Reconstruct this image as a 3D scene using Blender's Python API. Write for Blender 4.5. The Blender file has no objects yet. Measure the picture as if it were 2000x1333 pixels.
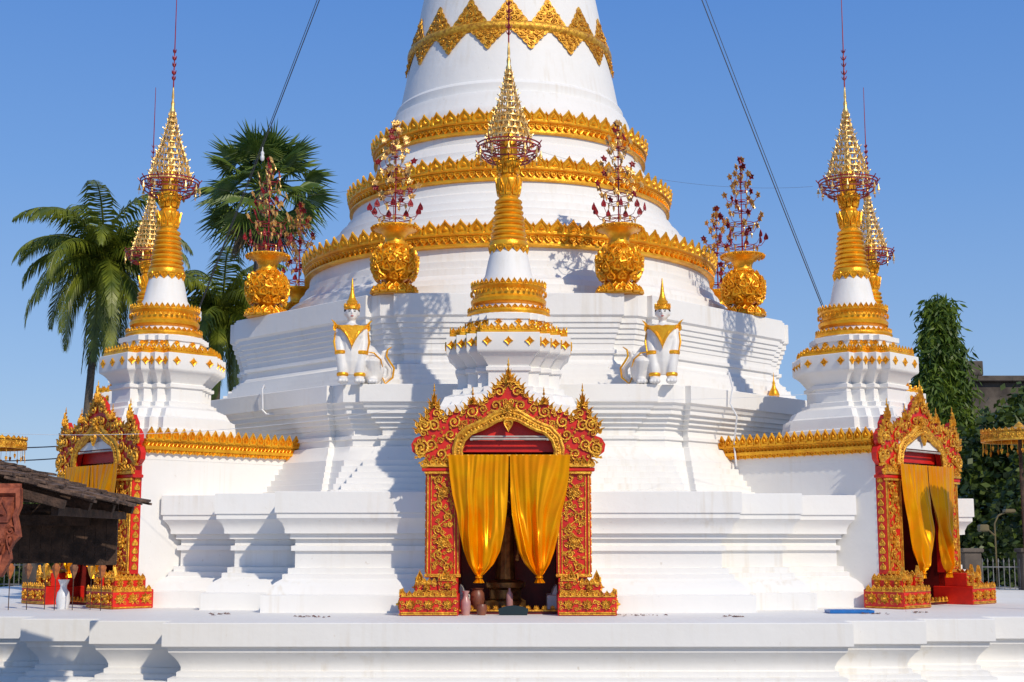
import bpy, math, random
from mathutils import Vector, Matrix, noise
from mathutils.geometry import tessellate_polygon
random.seed(7)
pi=math.pi; sin=math.sin; cos=math.cos
T=Matrix.Translation
def R(a,ax='Z'): return Matrix.Rotation(a,4,ax)
def S(x,y,z): return Matrix.Diagonal((x,y,z,1))
scene=bpy.context.scene
COL=scene.collection

# ---------------------------------------------------------------- materials
def mat(name,c1,c2=None,scale=4,rough=.5,metal=0,bump=0,bscale=None,stretch=(1,1,1),lo=.35,hi=.65,trans=0,sheen=0,spec=None):
    m=bpy.data.materials.new(name); m.use_nodes=True
    nt=m.node_tree; n=nt.nodes; l=nt.links
    b=n['Principled BSDF']
    b.inputs['Roughness'].default_value=rough
    b.inputs['Metallic'].default_value=metal
    if spec is not None: b.inputs['Specular IOR Level'].default_value=spec
    if sheen: b.inputs['Sheen Weight'].default_value=sheen
    tc=n.new('ShaderNodeTexCoord'); mp=n.new('ShaderNodeMapping'); mp.inputs['Scale'].default_value=stretch
    l.new(tc.outputs['Object'],mp.inputs['Vector'])
    if c2 is None: c2=tuple(x*.8 for x in c1)
    nz=n.new('ShaderNodeTexNoise'); nz.inputs['Scale'].default_value=scale; nz.inputs['Detail'].default_value=6
    l.new(mp.outputs[0],nz.inputs['Vector'])
    rp=n.new('ShaderNodeValToRGB'); rp.color_ramp.elements[0].position=lo; rp.color_ramp.elements[1].position=hi
    rp.color_ramp.elements[0].color=(*c2,1); rp.color_ramp.elements[1].color=(*c1,1)
    l.new(nz.outputs['Fac'],rp.inputs[0]); l.new(rp.outputs[0],b.inputs['Base Color'])
    if bump:
        nb=n.new('ShaderNodeTexNoise'); nb.inputs['Scale'].default_value=bscale or scale*4; nb.inputs['Detail'].default_value=5
        l.new(tc.outputs['Object'],nb.inputs['Vector'])
        bp=n.new('ShaderNodeBump'); bp.inputs['Strength'].default_value=bump; bp.inputs['Distance'].default_value=.02
        l.new(nb.outputs['Fac'],bp.inputs['Height']); l.new(bp.outputs[0],b.inputs['Normal'])
    if trans:
        tr=n.new('ShaderNodeBsdfTranslucent'); mx=n.new('ShaderNodeMixShader'); mx.inputs[0].default_value=trans
        l.new(rp.outputs[0],tr.inputs['Color']); l.new(b.outputs[0],mx.inputs[1]); l.new(tr.outputs[0],mx.inputs[2])
        l.new(mx.outputs[0],n['Material Output'].inputs['Surface'])
    return m

def plaster(name):
    m=bpy.data.materials.new(name); m.use_nodes=True
    nt=m.node_tree; n=nt.nodes; l=nt.links; b=n['Principled BSDF']
    b.inputs['Roughness'].default_value=.6; b.inputs['Specular IOR Level'].default_value=.3
    tc=n.new('ShaderNodeTexCoord')
    def noi(sc,det,st):
        mp=n.new('ShaderNodeMapping'); mp.inputs['Scale'].default_value=st; l.new(tc.outputs['Object'],mp.inputs[0])
        z=n.new('ShaderNodeTexNoise'); z.inputs['Scale'].default_value=sc; z.inputs['Detail'].default_value=det
        l.new(mp.outputs[0],z.inputs['Vector']); return z
    def ramp(src,p0,p1,c0,c1):
        r=n.new('ShaderNodeValToRGB'); e=r.color_ramp.elements; e[0].position=p0; e[1].position=p1
        e[0].color=(*c0,1); e[1].color=(*c1,1); l.new(src,r.inputs[0]); return r
    a=ramp(noi(.8,5,(1,1,1)).outputs['Fac'],.3,.7,(.80,.785,.755),(.83,.82,.795))
    st=ramp(noi(9,4,(1,1,.05)).outputs['Fac'],.32,.50,(.80,.72,.60),(1,1,1))
    mk=ramp(noi(.7,3,(1,1,1)).outputs['Fac'],.47,.68,(0,0,0),(.42,.42,.42))
    sp=ramp(noi(14,6,(1,1,.6)).outputs['Fac'],.22,.31,(.66,.58,.48),(1,1,1))
    m1=n.new('ShaderNodeMixRGB'); m1.blend_type='MULTIPLY'
    l.new(mk.outputs[0],m1.inputs[0]); l.new(a.outputs[0],m1.inputs[1]); l.new(st.outputs[0],m1.inputs[2])
    m2=n.new('ShaderNodeMixRGB'); m2.blend_type='MULTIPLY'; m2.inputs[0].default_value=.45
    l.new(m1.outputs[0],m2.inputs[1]); l.new(sp.outputs[0],m2.inputs[2]); l.new(m2.outputs[0],b.inputs['Base Color'])
    bn=noi(3.5,7,(1,1,1)); bp=n.new('ShaderNodeBump'); bp.inputs['Strength'].default_value=.3; bp.inputs['Distance'].default_value=.03
    l.new(bn.outputs['Fac'],bp.inputs['Height']); l.new(bp.outputs[0],b.inputs['Normal'])
    return m

WHITE=plaster('white_plaster')
GOLD=mat('gold_paint',(.98,.50,.022),(.80,.33,.010),5,.34,.5,.35,30)
GOLDD=mat('gold_relief',(.97,.54,.05),(.50,.19,.012),14,.36,.45,.6,60)
GOLDM=mat('gold_metalwork',(.97,.70,.28),(.7,.40,.10),12,.34,.6,.2,50)
RED=mat('red_paint',(.74,.018,.006),(.52,.010,.005),4,.45,0,.15,30)
DRED=mat('dark_red_metal',(.36,.014,.022),(.22,.010,.012),6,.4,.1)
SATIN=mat('yellow_satin',(1.0,.41,.0),(1.0,.31,.0),3,.29,.5,.04,20,trans=.12,spec=.2)
BRONZE=mat('dark_bronze',(.30,.15,.04),(.10,.05,.02),7,.4,.7,.3,25)
WOOD=mat('weathered_wood',(.10,.055,.035),(.035,.02,.014),8,.85,0,.8,40)
TILE=mat('roof_shingle',(.21,.13,.09),(.045,.028,.022),9,.9,0,.9,35)
RUST=mat('red_brown_carving',(.42,.11,.05),(.16,.035,.02),9,.75,0,.6,30)
BARK=mat('palm_bark',(.16,.13,.10),(.08,.065,.05),6,.9,0,.9,20,(1,1,5))
FROND=mat('palm_leaf',(.24,.27,.025),(.08,.12,.014),1.3,.40,0,trans=.3)
FAN=mat('fan_palm_leaf',(.22,.29,.05),(.09,.16,.03),1.5,.42,0,trans=.3)
DEAD=mat('dead_palm_leaf',(.22,.15,.07),(.12,.08,.04),3,.8)
LEAF=mat('tree_leaf',(.15,.22,.018),(.05,.10,.010),.8,.5,0,trans=.28)
LEAFD=mat('hedge_leaf',(.085,.125,.014),(.02,.045,.008),.9,.5,0,trans=.2)
GREY=mat('weathered_concrete',(.13,.105,.085),(.05,.04,.035),1.5,.9,0,.5,10)
GROUND=mat('ground_paving',(.34,.31,.27),(.24,.21,.18),.7,.9,0,.4,8)
BLACK=mat('black_cable',(.02,.02,.025),None,4,.5)
LAMP=mat('white_plastic',(.75,.76,.78),(.65,.66,.68),8,.35)
BLUE=mat('blue_plastic',(.01,.16,.50),None,8,.35)
GREEN=mat('dark_green_stone',(.012,.022,.02),None,8,.3)
CLAY=mat('brown_ceramic',(.25,.08,.04),(.15,.05,.03),8,.4)
PINK=mat('pink_ceramic',(.50,.26,.22),(.4,.2,.2),8,.3)
SKINW=mat('white_gloss_paint',(.82,.81,.79),(.72,.71,.69),5,.4,0,.1,20)
BLK=mat('black_paint',(.015,.012,.012),None,5,.4)
LIP=mat('lip_paint',(.45,.03,.03),None,5,.4)
IRON=mat('grey_iron',(.20,.20,.21),(.13,.13,.13),8,.5)
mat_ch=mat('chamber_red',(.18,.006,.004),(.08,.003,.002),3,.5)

# ---------------------------------------------------------------- mesh builder
class MB:
    def __init__(s): s.v=[]; s.f=[]; s.m=[]
    def add(s,vs,fs,mat=0,M=None):
        o=len(s.v)
        if M is not None: vs=[M@Vector(p) for p in vs]
        s.v.extend([tuple(p) for p in vs])
        for f in fs: s.f.append(tuple(i+o for i in f)); s.m.append(mat)
    def stamp(s,t,fn=None,mat=None,M=None):
        o=len(s.v)
        if fn: s.v.extend([fn(*p) for p in t.v])
        else: s.v.extend([tuple(M@Vector(p)) for p in t.v])
        for f,m in zip(t.f,t.m): s.f.append(tuple(i+o for i in f)); s.m.append(m if mat is None else mat)
    def box(s,x0,x1,y0,y1,z0,z1,mat=0,M=None,b=0):
        if b<=0:
            vs=[(x,y,z) for z in(z0,z1) for y in(y0,y1) for x in(x0,x1)]
            s.add(vs,[(0,2,3,1),(4,5,7,6),(0,1,5,4),(2,6,7,3),(0,4,6,2),(1,3,7,5)],mat,M)
        else:
            def lp(ins,z): return [(x0+ins,y0+ins,z),(x1-ins,y0+ins,z),(x1-ins,y1-ins,z),(x0+ins,y1-ins,z)]
            s.loft([lp(b,z0),lp(0,z0+b),lp(0,z1-b),lp(b,z1)],mat,M,True,True)
    def loft(s,loops,mat=0,M=None,c0=False,c1=False,closed=True):
        n=len(loops[0]); vs=[p for lp in loops for p in lp]; fs=[]
        for i in range(len(loops)-1):
            for j in range(n if closed else n-1):
                k=(j+1)%n; fs.append((i*n+j,i*n+k,(i+1)*n+k,(i+1)*n+j))
        if c0: fs.append(tuple(reversed(range(n))))
        if c1: fs.append(tuple(range((len(loops)-1)*n,len(loops)*n)))
        s.add(vs,fs,mat,M)
    def lathe(s,prof,n=32,mat=0,M=None,caps=True):
        loops=[[(r*cos(2*pi*j/n),r*sin(2*pi*j/n),z) for j in range(n)] for r,z in prof]
        s.loft(loops,mat,M,caps,caps)
    def tube(s,pts,rad,n=6,mat=0,M=None):
        pts=[Vector(p) for p in pts]
        if not hasattr(rad,'__len__'): rad=[rad]*len(pts)
        loops=[]; up=None
        for i,p in enumerate(pts):
            t=(pts[min(i+1,len(pts)-1)]-pts[max(i-1,0)])
            if t.length<1e-9: t=Vector((0,0,1))
            t.normalize()
            if up is None:
                up=Vector((0,1,0)) if abs(t.y)<.8 else Vector((1,0,0))
            a=up-t*up.dot(t)
            if a.length<1e-6: a=t.orthogonal()
            a.normalize(); b=t.cross(a); up=a
            loops.append([tuple(p+(a*cos(2*pi*j/n)+b*sin(2*pi*j/n))*rad[i]) for j in range(n)])
        s.loft(loops,mat,M,True,True)
    def ell(s,c,r,mat=0,n=14,M=None,rot=None):
        m=T(c)@(rot if rot is not None else Matrix())@S(*r)
        if M is not None: m=M@m
        s.lathe([(sin(pi*i/n)+1e-4,-cos(pi*i/n)) for i in range(n+1)],n+4,mat,m)
    def plate(s,poly,y0,y1,mat=0,M=None):
        n=len(poly)
        tr=tessellate_polygon([[Vector((x,z,0)) for x,z in poly]])
        vs=[(x,y0,z) for x,z in poly]+[(x,y1,z) for x,z in poly]
        fs=[tuple(t) for t in tr]+[tuple(i+n for i in t) for t in tr]
        fs+=[(i,(i+1)%n,n+(i+1)%n,n+i) for i in range(n)]
        s.add(vs,fs,mat,M)
    def ringloft(s,outline,cen,levels,mat=0,M=None):
        cx,cz=cen; loops=[]
        for sc,y in levels: loops.append([(cx+(x-cx)*sc,y,cz+(z-cz)*sc) for x,z in outline])
        s.loft(loops,mat,M,False,True)
LEAFH=[(.40,0),(.50,.2),(.47,.38),(.36,.55),(.22,.70),(.10,.84),(.03,.94),(0,1)]
def leaf(mb,M,w,h,t,mat=0):
    right=[(x*w,z*h) for x,z in LEAFH]; left=[(-x*w,z*h) for x,z in LEAFH[:-1]][::-1]
    mb.ringloft(right+left,(0,.4*h),[(1,0.0),(.92,-t),(.68,-t*.9),(.58,-t*.3),(.36,-t*.4),(.15,-t*1.3)],mat,M)
def flame(mb,M,w,h,t,mat=0,sg=1):
    R_=[(.42,0),(.55,.18),(.50,.36),(.34,.5),(.26,.64),(.30,.78),(.42,.92),(.50,1.0)]
    L_=[(.30,.93),(.10,.82),(-.06,.66),(-.18,.48),(-.38,.36),(-.46,.2),(-.38,0)]
    o=[(sg*x*w,z*h) for x,z in R_+L_]
    mb.ringloft(o,(0,.25*h),[(1,0.0),(.9,-t),(.6,-t*.9),(.45,-t*.4),(.2,-t*1.2)],mat,M)
def diamond(mb,M,w,t,mat=0):
    o=[]
    for i in range(16):
        a=2*pi*i/16; r=w*(1,.66,.62,.66)[i%4]; o.append((r*sin(a),r*cos(a)))
    mb.ringloft(o,(0,0),[(1,0),(.9,-t),(.6,-t*.7),(.5,-t*.25),(.25,-t*1.2)],mat,M)
def rosette(mb,M,r,t,mat=0,n=8):
    for i in range(n): leaf(mb,M@R(2*pi*i/n,'Y')@T((0,-.004*(i%2),r*.18)),r*.62,r*.84,t,mat)
    mb.ell((0,-t,0),(r*.24,t*1.6,r*.24),mat,8,M)
def scroll(mb,M,cx,cz,r,a0,sg,turns=1.6,mat=0,th=.2,y=0):
    pts=[];rad=[]
    N=20
    for i in range(N+1):
        t=i/N; a=a0+sg*turns*2*pi*t; rr=r*(.86-.72*t)
        pts.append((cx+rr*cos(a),y-r*.25*t-.004,cz+rr*sin(a))); rad.append(max(.004,r*th*(1-.45*t)*(min(1,.35+t*4))))
    mb.tube(pts,rad,5,mat,M)
    mb.ell((cx,y-r*.3,cz),(r*.2,r*.2,r*.2),mat,6,M)
    for k in range(3):
        a=a0+sg*(.5+k*1.5); 
        leaf(mb,M@T((cx+cos(a)*r*.78,y-.004,cz+sin(a)*r*.78))@R(-(a-pi/2)+sg*.9,'Y'),r*.34,r*.55,r*.12,mat)
def inpoly(x,z,P):
    c=False;n=len(P)
    for i in range(n):
        x1,z1=P[i];x2,z2=P[i-1]
        if (z1>z)!=(z2>z) and x<(x2-x1)*(z-z1)/(z2-z1)+x1: c=not c
    return c
def dpoly(x,z,P):
    d=9
    for i in range(len(P)):
        a=Vector(P[i]);b=Vector(P[i-1]);p=Vector((x,z));ab=b-a
        t=max(0,min(1,(p-a).dot(ab)/max(ab.length_squared,1e-9))); d=min(d,(p-a-ab*t).length)
    return d
def packing(P,sizes,tries,rnd,fit=.9):
    out=[]; xs=[p[0] for p in P]; zs=[p[1] for p in P]
    for r in sizes:
        for _ in range(tries):
            x=rnd.uniform(min(xs),max(xs)); z=rnd.uniform(min(zs),max(zs))
            if not inpoly(x,z,P) or dpoly(x,z,P)<r*fit: continue
            if all(math.hypot(x-a,z-b)>(r+c)*.94 for a,b,c in out): out.append((x,z,r))
    return out
def filigree(mb,P,sizes,tries,seed,M=None,mirror=False,mat=0,y=0,fit=.9,th=.2):
    rnd=random.Random(seed); M=M or Matrix()
    for x,z,r in packing(P,sizes,tries,rnd,fit):
        a=rnd.uniform(0,2*pi); sg=rnd.choice((-1,1))
        scroll(mb,M,x,z,r,a,sg,1.5,mat,th,y)
        if mirror: scroll(mb,M,-x,z,r,pi-a,-sg,1.5,mat,th,y)

def offset(plan,d):
    n=len(plan);out=[]
    for i in range(n):
        p0=Vector(plan[i-1]);p=Vector(plan[i]);p1=Vector(plan[(i+1)%n])
        e1=(p-p0).normalized();e2=(p1-p).normalized()
        n1=Vector((e1.y,-e1.x));n2=Vector((e2.y,-e2.x))
        q=p+(n1+n2)*(d/(1+n1.dot(n2))); out.append((q.x,q.y))
    return out
def moulded(mb,plan,prof,mat=0,M=None,c0=False,c1=True,bev=.012):
    loops=[]
    for i,(o,z) in enumerate(prof):
        loops.append([(x,y,z) for x,y in offset(plan,o)])
    mb.loft(loops,mat,M,c0,c1)
def redent(Rr,h,n):
    s=(Rr-h)/n; q=[]
    for k in range(n):
        q.append((h+k*s,-(Rr-k*s))); q.append((h+k*s,-(Rr-(k+1)*s)))
    q.append((Rr,-h))
    P=[]
    for r in range(4):
        c,s_=[(1,0),(0,1),(-1,0),(0,-1)][r]
        for x,y in q: P.append((x*c-y*s_,x*s_+y*c))
    return P
def mirrorplan(q): return q+[(-x,y) for x,y in q[::-1]]
def octagon(ap,gap=.34,d=.14):
    # octagon whose eight faces each carry a slightly projecting centre panel
    L=ap*math.tan(pi/8); p=L-gap; P=[]
    for k in range(8):
        a=k*pi/4; c,s_=cos(a),sin(a)
        for x,y in((-L,-ap),(-p,-ap),(-p,-ap-d),(p,-ap-d),(p,-ap)): P.append((x*c-y*s_,x*s_+y*c))
    return P

def make(mb,name,mats,parent=None,M=None,angle=35,mods=None,**kw):
    me=bpy.data.meshes.new(name); me.from_pydata(mb.v,[],mb.f)
    for m in (mats if isinstance(mats,(list,tuple)) else [mats]): me.materials.append(m)
    me.polygons.foreach_set('material_index',mb.m)
    me.polygons.foreach_set('use_smooth',[True]*len(mb.f))
    me.update(); me.set_sharp_from_angle(angle=math.radians(angle))
    o=bpy.data.objects.new(name,me); COL.objects.link(o)
    if parent: o.parent=parent
    if M is not None: o.matrix_basis=M
    for k,v in kw.items(): o[k]=v
    return o
def empty(name,M,**kw):
    o=bpy.data.objects.new(name,None); COL.objects.link(o); o.empty_display_size=.3
    o.matrix_basis=M
    for k,v in kw.items(): o[k]=v
    return o
def dup(src,M,**kw):
    o=src.copy(); COL.objects.link(o); o.matrix_basis=M
    for k,v in kw.items(): o[k]=v
    for c in list(src.children):
        cc=c.copy(); COL.objects.link(cc); cc.parent=o
    return o

CY=33.3
C=T((0,CY,0))
# ================================================================ ground
g=MB(); g.add([(-400,-100,-1.3),(400,-100,-1.3),(400,900,-1.3),(-400,900,-1.3)],[(0,1,2,3)])
make(g,'ground',GROUND,kind='structure')

# ================================================================ terrace
mb=MB()
PT=mirrorplan([(4.93,-13.2),(4.93,-12.65),(6.13,-12.65),(6.13,-12.1),(7.33,-12.1),(7.33,-11.5),(8.6,-11.5),(8.6,-10.8),(9.9,-10.8),(9.9,-9.9),(11.3,-9.9),(11.3,-8),(13.2,-8),(13.2,8),(11.3,8),(11.3,12),(6,12),(6,13.2)])
moulded(mb,PT,[(.18,-1.3),(.18,-1.0),(.07,-.98),(.0,-.9),(.0,-.86),(-.08,-.84),(-.08,-.78),(-.18,-.76),(-.18,-.70),(-.23,-.68),(-.23,-.63),(-.20,-.56),(-.14,-.48),(-.08,-.42),(-.07,-.36),(-.06,-.34),(-.01,-.34),(0,-.33),(0,-.01),(-.01,0)],c1=True)
make(mb,'terrace',WHITE,M=C,kind='structure',label='white plastered stepped terrace carrying the stupa and its shrines')

# ================================================================ main stupa
st=empty('stupa',C,label='large white bell-shaped stupa with gilded bands on octagonal tiers',category='stupa')
mb=MB()
PA=[(.84,-10.1)]+[(3.86,-10.1),(3.86,-9.17),(5.06,-9.17),(5.06,-8.24),(6.22,-8.24),(6.22,-6.3),(8.98,-6.3),(8.98,6.3),(6.3,6.3),(6.3,8.98)]
PA=PA+[(-x,y) for x,y in PA[::-1]]+[(-.84,-8.6),(.84,-8.6)]
moulded(mb,PA,[(.2,0.0),(.2,.27),(.19,.28),(.12,.29),(.08,.40),(.0,.48),(-.1,.54),(-.1,.61),(-.12,.62),(-.18,.62),(-.18,.71),(-.28,.72),(-.28,.98),(-.27,1.0),(-.22,1.0),(-.22,1.08),(-.28,1.09),(-.28,1.19),(-.2,1.2),(-.2,1.28),(-.12,1.29),(-.12,1.36),(-.08,1.46),(.0,1.54),(0,1.62),(.03,1.63),(.03,1.97),(.02,1.98)])
make(mb,'lower_tier',WHITE,st)
def steps(o0,z0,o1,z1,n):
    out=[]
    for i in range(n):
        o=o0+(o1-o0)*i/max(1,n-1); za=z0+(z1-z0)*i/n; zb_=z0+(z1-z0)*(i+1)/n
        out+=[(o,za+.004),(o,zb_-.004)]
    return out
mb=MB()
moulded(mb,octagon(7.47),steps(.40,1.98,-.04,2.66,6)+[(-.10,2.70),(-.20,2.80),(-.25,2.92),(-.34,2.94),(-.34,3.06),(-.30,3.07),(-.30,3.13),(-.37,3.14),(-.37,3.26)]+steps(-.32,3.27,-.10,3.62,4)+[(-.05,3.64),(-.03,3.70),(0,3.73),(.03,3.74),(.03,4.06),(.02,4.07)])
make(mb,'middle_tier',WHITE,st)
mb=MB()
moulded(mb,octagon(6.09),steps(.38,4.07,.02,4.62,5)+[(-.04,4.64),(-.1,4.72),(-.1,4.84),(-.05,4.85),(-.05,4.92),(-.1,4.93),(-.1,5.04)]+steps(-.08,5.05,.05,5.56,5)+[(.10,5.6),(.10,6.02),(.09,6.03)])
make(mb,'upper_tier',WHITE,st)
mb=MB()
prof=[(5.65,6.03),(5.65,6.22),(5.5,6.24),(5.5,6.38),(5.36,6.41),(5.33,6.52),(5.2,6.56),(5.1,6.66),(5.08,6.8),(4.96,6.83),(4.96,6.98),(4.86,7.0),(4.84,7.3),(4.7,7.45),(4.7,7.82),(4.66,7.9),(4.5,7.94),(4.48,8.08),(4.34,8.12),(4.32,8.26),(4.2,8.30),(4.16,8.46),(4.02,8.50),(3.98,8.68),(3.86,8.74),(3.84,8.98),(3.7,9.1),(3.68,9.52),(3.62,9.6),(3.5,9.64),(3.48,9.78),(3.40,9.86),(3.34,9.98),(3.26,10.04),(3.26,10.3),(3.12,10.4),(3.1,10.85),(3.06,10.98),(3.0,11.08),(2.97,11.22),(2.92,11.34),(2.82,11.38),(2.82,11.58),(2.78,11.64),(2.72,11.68)]
for i in range(1,30):
    z=11.68+i*.32; prof.append((2.72-(z-11.68)*.192,z))
prof+=[(.9,21.0),(.5,21.2)]
mb.lathe(prof,128)
make(mb,'bell',WHITE,st,angle=28)
def goldband(Rr,z0,n,hs=1.0):
    mb=MB(); k=hs
    mb.lathe([(Rr-.3,z0),(Rr-.08,z0),(Rr-.03,z0+.03*k),(Rr-.03,z0+.07*k),(Rr-.09,z0+.09*k),(Rr-.10,z0+.22*k),(Rr-.05,z0+.24*k),(Rr,z0+.28*k),(Rr-.02,z0+.33*k),(Rr-.08,z0+.36*k),(Rr-.35,z0+.36*k)],128)
    tl=MB(); leaf(tl,Matrix(),1,1,.045)
    for i in range(n):
        a=2*pi*i/n
        w=2*pi*Rr/n
        M=R(a)@T((0,-Rr+.05,z0+.27*k))@R(.20,'X')@S(w*1.02,1,.34*k); mb.stamp(tl,M=M)
        M=R(a+pi/n)@T((0,-Rr+.10,z0+.25*k))@R(.1,'X')@S(w*.8,1,.29*k); mb.stamp(tl,M=M)
        for q in (0,.5):
            M=R(a+q*2*pi/n)@T((0,-Rr+.085,z0+.235*k))@S(w*.5,1,-.16*k); mb.stamp(tl,M=M)
    return mb
for Rr,z0,n in((5.0,7.28,92),(3.95,8.97,74),(3.38,10.22,62)):
    make(goldband(Rr,z0,n),'gold_band',GOLD,st)
mb=MB()
def rc(z): return 2.72-(z-11.68)*.192
zb=13.08
mb.lathe([(rc(zb-.14)-.05,zb-.14),(rc(zb)+.05,zb-.12),(rc(zb)+.10,zb-.05),(rc(zb)+.11,zb),(rc(zb)+.10,zb+.05),(rc(zb)+.04,zb+.11),(rc(zb+.12)-.05,zb+.12)],96)
tri=[]
for i in range(13):
    t=i/12; b=.035*abs(sin(t*pi*4)); tri.append((.46*(1-t)**1.15+b*.9,t*.78+b*.3))
trio=tri+[(-x,z) for x,z in tri[:-1]][::-1]
tt=MB(); tt.plate(trio,0,-.03)
filigree(tt,trio,(.11,.08,.055,.04,.03),200,3,mat=0,y=-.03,fit=.75)
NT=16
for i in range(NT):
    for up in (1,-1):
        th0=2*pi*(i+(0 if up>0 else .5))/NT; w=2*pi*2.5/NT
        def fn(x,y,z,th0=th0,up=up,w=w):
            zz=zb+up*(.10+z*(.86 if up>0 else .66)); rr=rc(zz)+.02-y*.9; th=th0+x*w/ rc(zz)*.96
            return (rr*sin(th),-rr*cos(th),zz)
        mb.stamp(tt,fn)
make(mb,'lotus_band',GOLDD,st)
mb=MB(); mb.lathe([(1.0,20.9),(1.1,21.1),(.9,21.5),(.7,22),(.8,22.3),(.5,23.5),(.2,25),(.05,28),(.01,28.5)],32)
make(mb,'spire',GOLD,st)

# ================================================================ small stupas
def small_stupa(M,zb,**kw):
    e=empty('small_stupa',M@T((0,0,zb)),category='small stupa',group='small gilded stupas around the main stupa',**kw)
    D=T((0,0,-zb))
    mb=MB()
    pl=redent(1.04,.50,3)
    moulded(mb,pl,[(.30,2.84),(.30,2.98),(.26,3.0),(.24,3.2),(.20,3.22),(.18,3.42),(.12,3.45),(.05,3.6),(-.08,3.66),(-.08,3.74),(-.16,3.76),(-.16,4.0),(-.12,4.02),(-.12,4.08),(-.16,4.1),(-.1,4.2),(-.06,4.26),(-.02,4.3),(0.02,4.33),(.03,4.36),(.03,4.64),(.02,4.65)],M=D)
    pl2=redent(.74,.34,3)
    moulded(mb,pl2,[(.12,4.65),(.12,4.80),(.0,4.82),(.0,4.92),(.03,4.93),(.03,5.02),(0,5.03)],M=D)
    mb.lathe([(.72,5.0),(.72,5.08),(.62,5.1),(.60,5.2),(.58,5.3),(.56,5.62),(.47,5.66),(.46,5.74),(.42,5.8),(.36,6.1),(.30,6.32),(.1,6.34)],40,0,D)
    make(mb,'body',WHITE,e)
    mb=MB()
    mb.lathe([(.55,5.04),(.72,5.05),(.74,5.09),(.72,5.13),(.66,5.15),(.6,5.16)],48,0,D)
    mb.lathe([(.5,5.22),(.60,5.23),(.66,5.28),(.67,5.34),(.64,5.38),(.60,5.40),(.60,5.5),(.63,5.52),(.66,5.58),(.64,5.60),(.5,5.61)],48,0,D)
    tl=MB(); leaf(tl,Matrix(),1,1,.03)
    for i in range(40):
        a=2*pi*i/40
        mb.stamp(tl,M=D@R(a)@T((0,-.64,5.56))@R(.12,'X')@S(.10,.7,.12))
        mb.stamp(tl,M=D@R(a)@T((0,-.66,5.50))@S(.06,.6,-.07))
        mb.stamp(tl,M=D@R(a)@T((0,-.70,5.12))@R(.1,'X')@S(.11,.7,.09))
    for i in range(14):
        mb.stamp(tl,M=D@R(2*pi*i/14)@T((0,-.345,6.34))@R(.18,'X')@S(.16,.6,-.17))
    pr=[(.30,6.30),(.345,6.32),(.35,6.38),(.33,6.42)]
    z=6.42;r=.315
    for i in range(8):
        pr+=[(r-.03,z),(r+.005,z+.02),(r+.018,z+.045),(r+.005,z+.07),(r-.03,z+.09)]; z+=.098; r-=.0125
    pr+=[(.17,7.22),(.18,7.25),(.17,7.30),(.20,7.42),(.23,7.52),(.22,7.56),(.17,7.6),(.145,7.66),(.15,7.72),(.19,7.80),(.215,7.88),(.20,7.93),(.16,7.98),(.155,8.1),(.17,8.16),(.15,8.2),(.16,8.3),(.12,8.42),(.08,8.5)]
    mb.lathe(pr,28,0,D)
    for i in range(10):
        mb.stamp(tl,M=D@R(2*pi*i/10)@T((0,-.165,7.26))@R(.2,'X')@S(.12,1,.34))
        mb.stamp(tl,M=D@R(2*pi*(i+.5)/10)@T((0,-.15,7.66))@R(.22,'X')@S(.10,1,.30))
    make(mb,'gilded_column',GOLD,e)
    mb=MB()
    def crest(plan,z,sp,w,h,inset,tilt=.0,dm=None,dz=0,dw=.06):
        P=offset(plan,inset); n=len(P)
        for i in range(n):
            a=Vector(P[i]);b=Vector(P[(i+1)%n]);L=(b-a).length
            if L<.08: continue
            d=(b-a)/L; th=math.atan2(d.y,d.x); k=max(1,round(L/sp))
            for j in range(k):
                p=a+d*(L*(j+.5)/k); mb.stamp(tl,M=D@T((p.x,p.y,z))@R(th)@R(tilt,'X')@S(L/k*1.0,.6,h))
            bx=a+d*L/2
            mb.box(-L/2-.01,L/2+.01,-.018,.03,-.05,.0,0,D@T((bx.x,bx.y,z))@R(th))
        if dm is not None:
            P=offset(plan,dm)
            for i in range(n):
                a=Vector(P[i]);b=Vector(P[(i+1)%n]);L=(b-a).length; d=(b-a)/L; th=math.atan2(d.y,d.x)
                k=3 if L>.8 else (2 if L>.6 else 1)
                for j in range(k):
                    p=a+d*(L*(j+.5)/k); diamond(mb,D@T((p.x,p.y,dz))@R(th),dw,.025)
    crest(pl,4.70,.11,.1,.13,-.04,0,.035,4.5,.085)
    crest(pl2,4.70,.1,.1,.10,.16,0,.004,4.88,.07)
    make(mb,'gold_trim',GOLD,e)
    mb=MB(); 
    rs=[.42,.385,.35,.315,.27,.225,.185,.15,.122,.098,.076,.056]
    zz=8.20
    for k,r0 in enumerate(rs):
        h=.118 if k<7 else .10; r1=r0*.93; z=zz; zz+=h*1.08
        for (rr,z_,q) in((r0,z,.009),(r1,z+h,.006)):
            mb.lathe([(rr-q,z_-q),(rr+q,z_-q),(rr+q*1.3,z_),(rr+q,z_+q),(rr-q,z_+q),(rr-q,z_-q)],28,0,D,False)
        n=max(8,int(2*pi*r0/.10))
        for i in range(n):
            a=2*pi*i/n+k*.17
            mb.stamp(tl,M=D@R(a)@T((0,-r0,z))@R(-math.atan((r0-r1)/h)*.9,'X')@S(.036,.4,h*1.02))
            mb.stamp(tl,M=D@R(a+pi/n)@T((0,-r0-.006,z+.005))@R(.22,'X')@S(.030,.4,.065))
            if k<7: mb.stamp(tl,M=D@R(a+pi/n)@T((0,-r0-.003,z-.0))@S(.03,.4,-.045))
        if k<9:
            for i in range(6): mb.stamp(tl,M=D@R(2*pi*i/6+k*.5)@T((0,-r0-.01,z+h*.4))@R(.8,'X')@S(.03,.4,.075))
    ztop=zz
    mb.lathe([(.07,8.24),(.06,8.6),(.045,9.0),(.03,ztop)],10,0,D,False)
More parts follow.
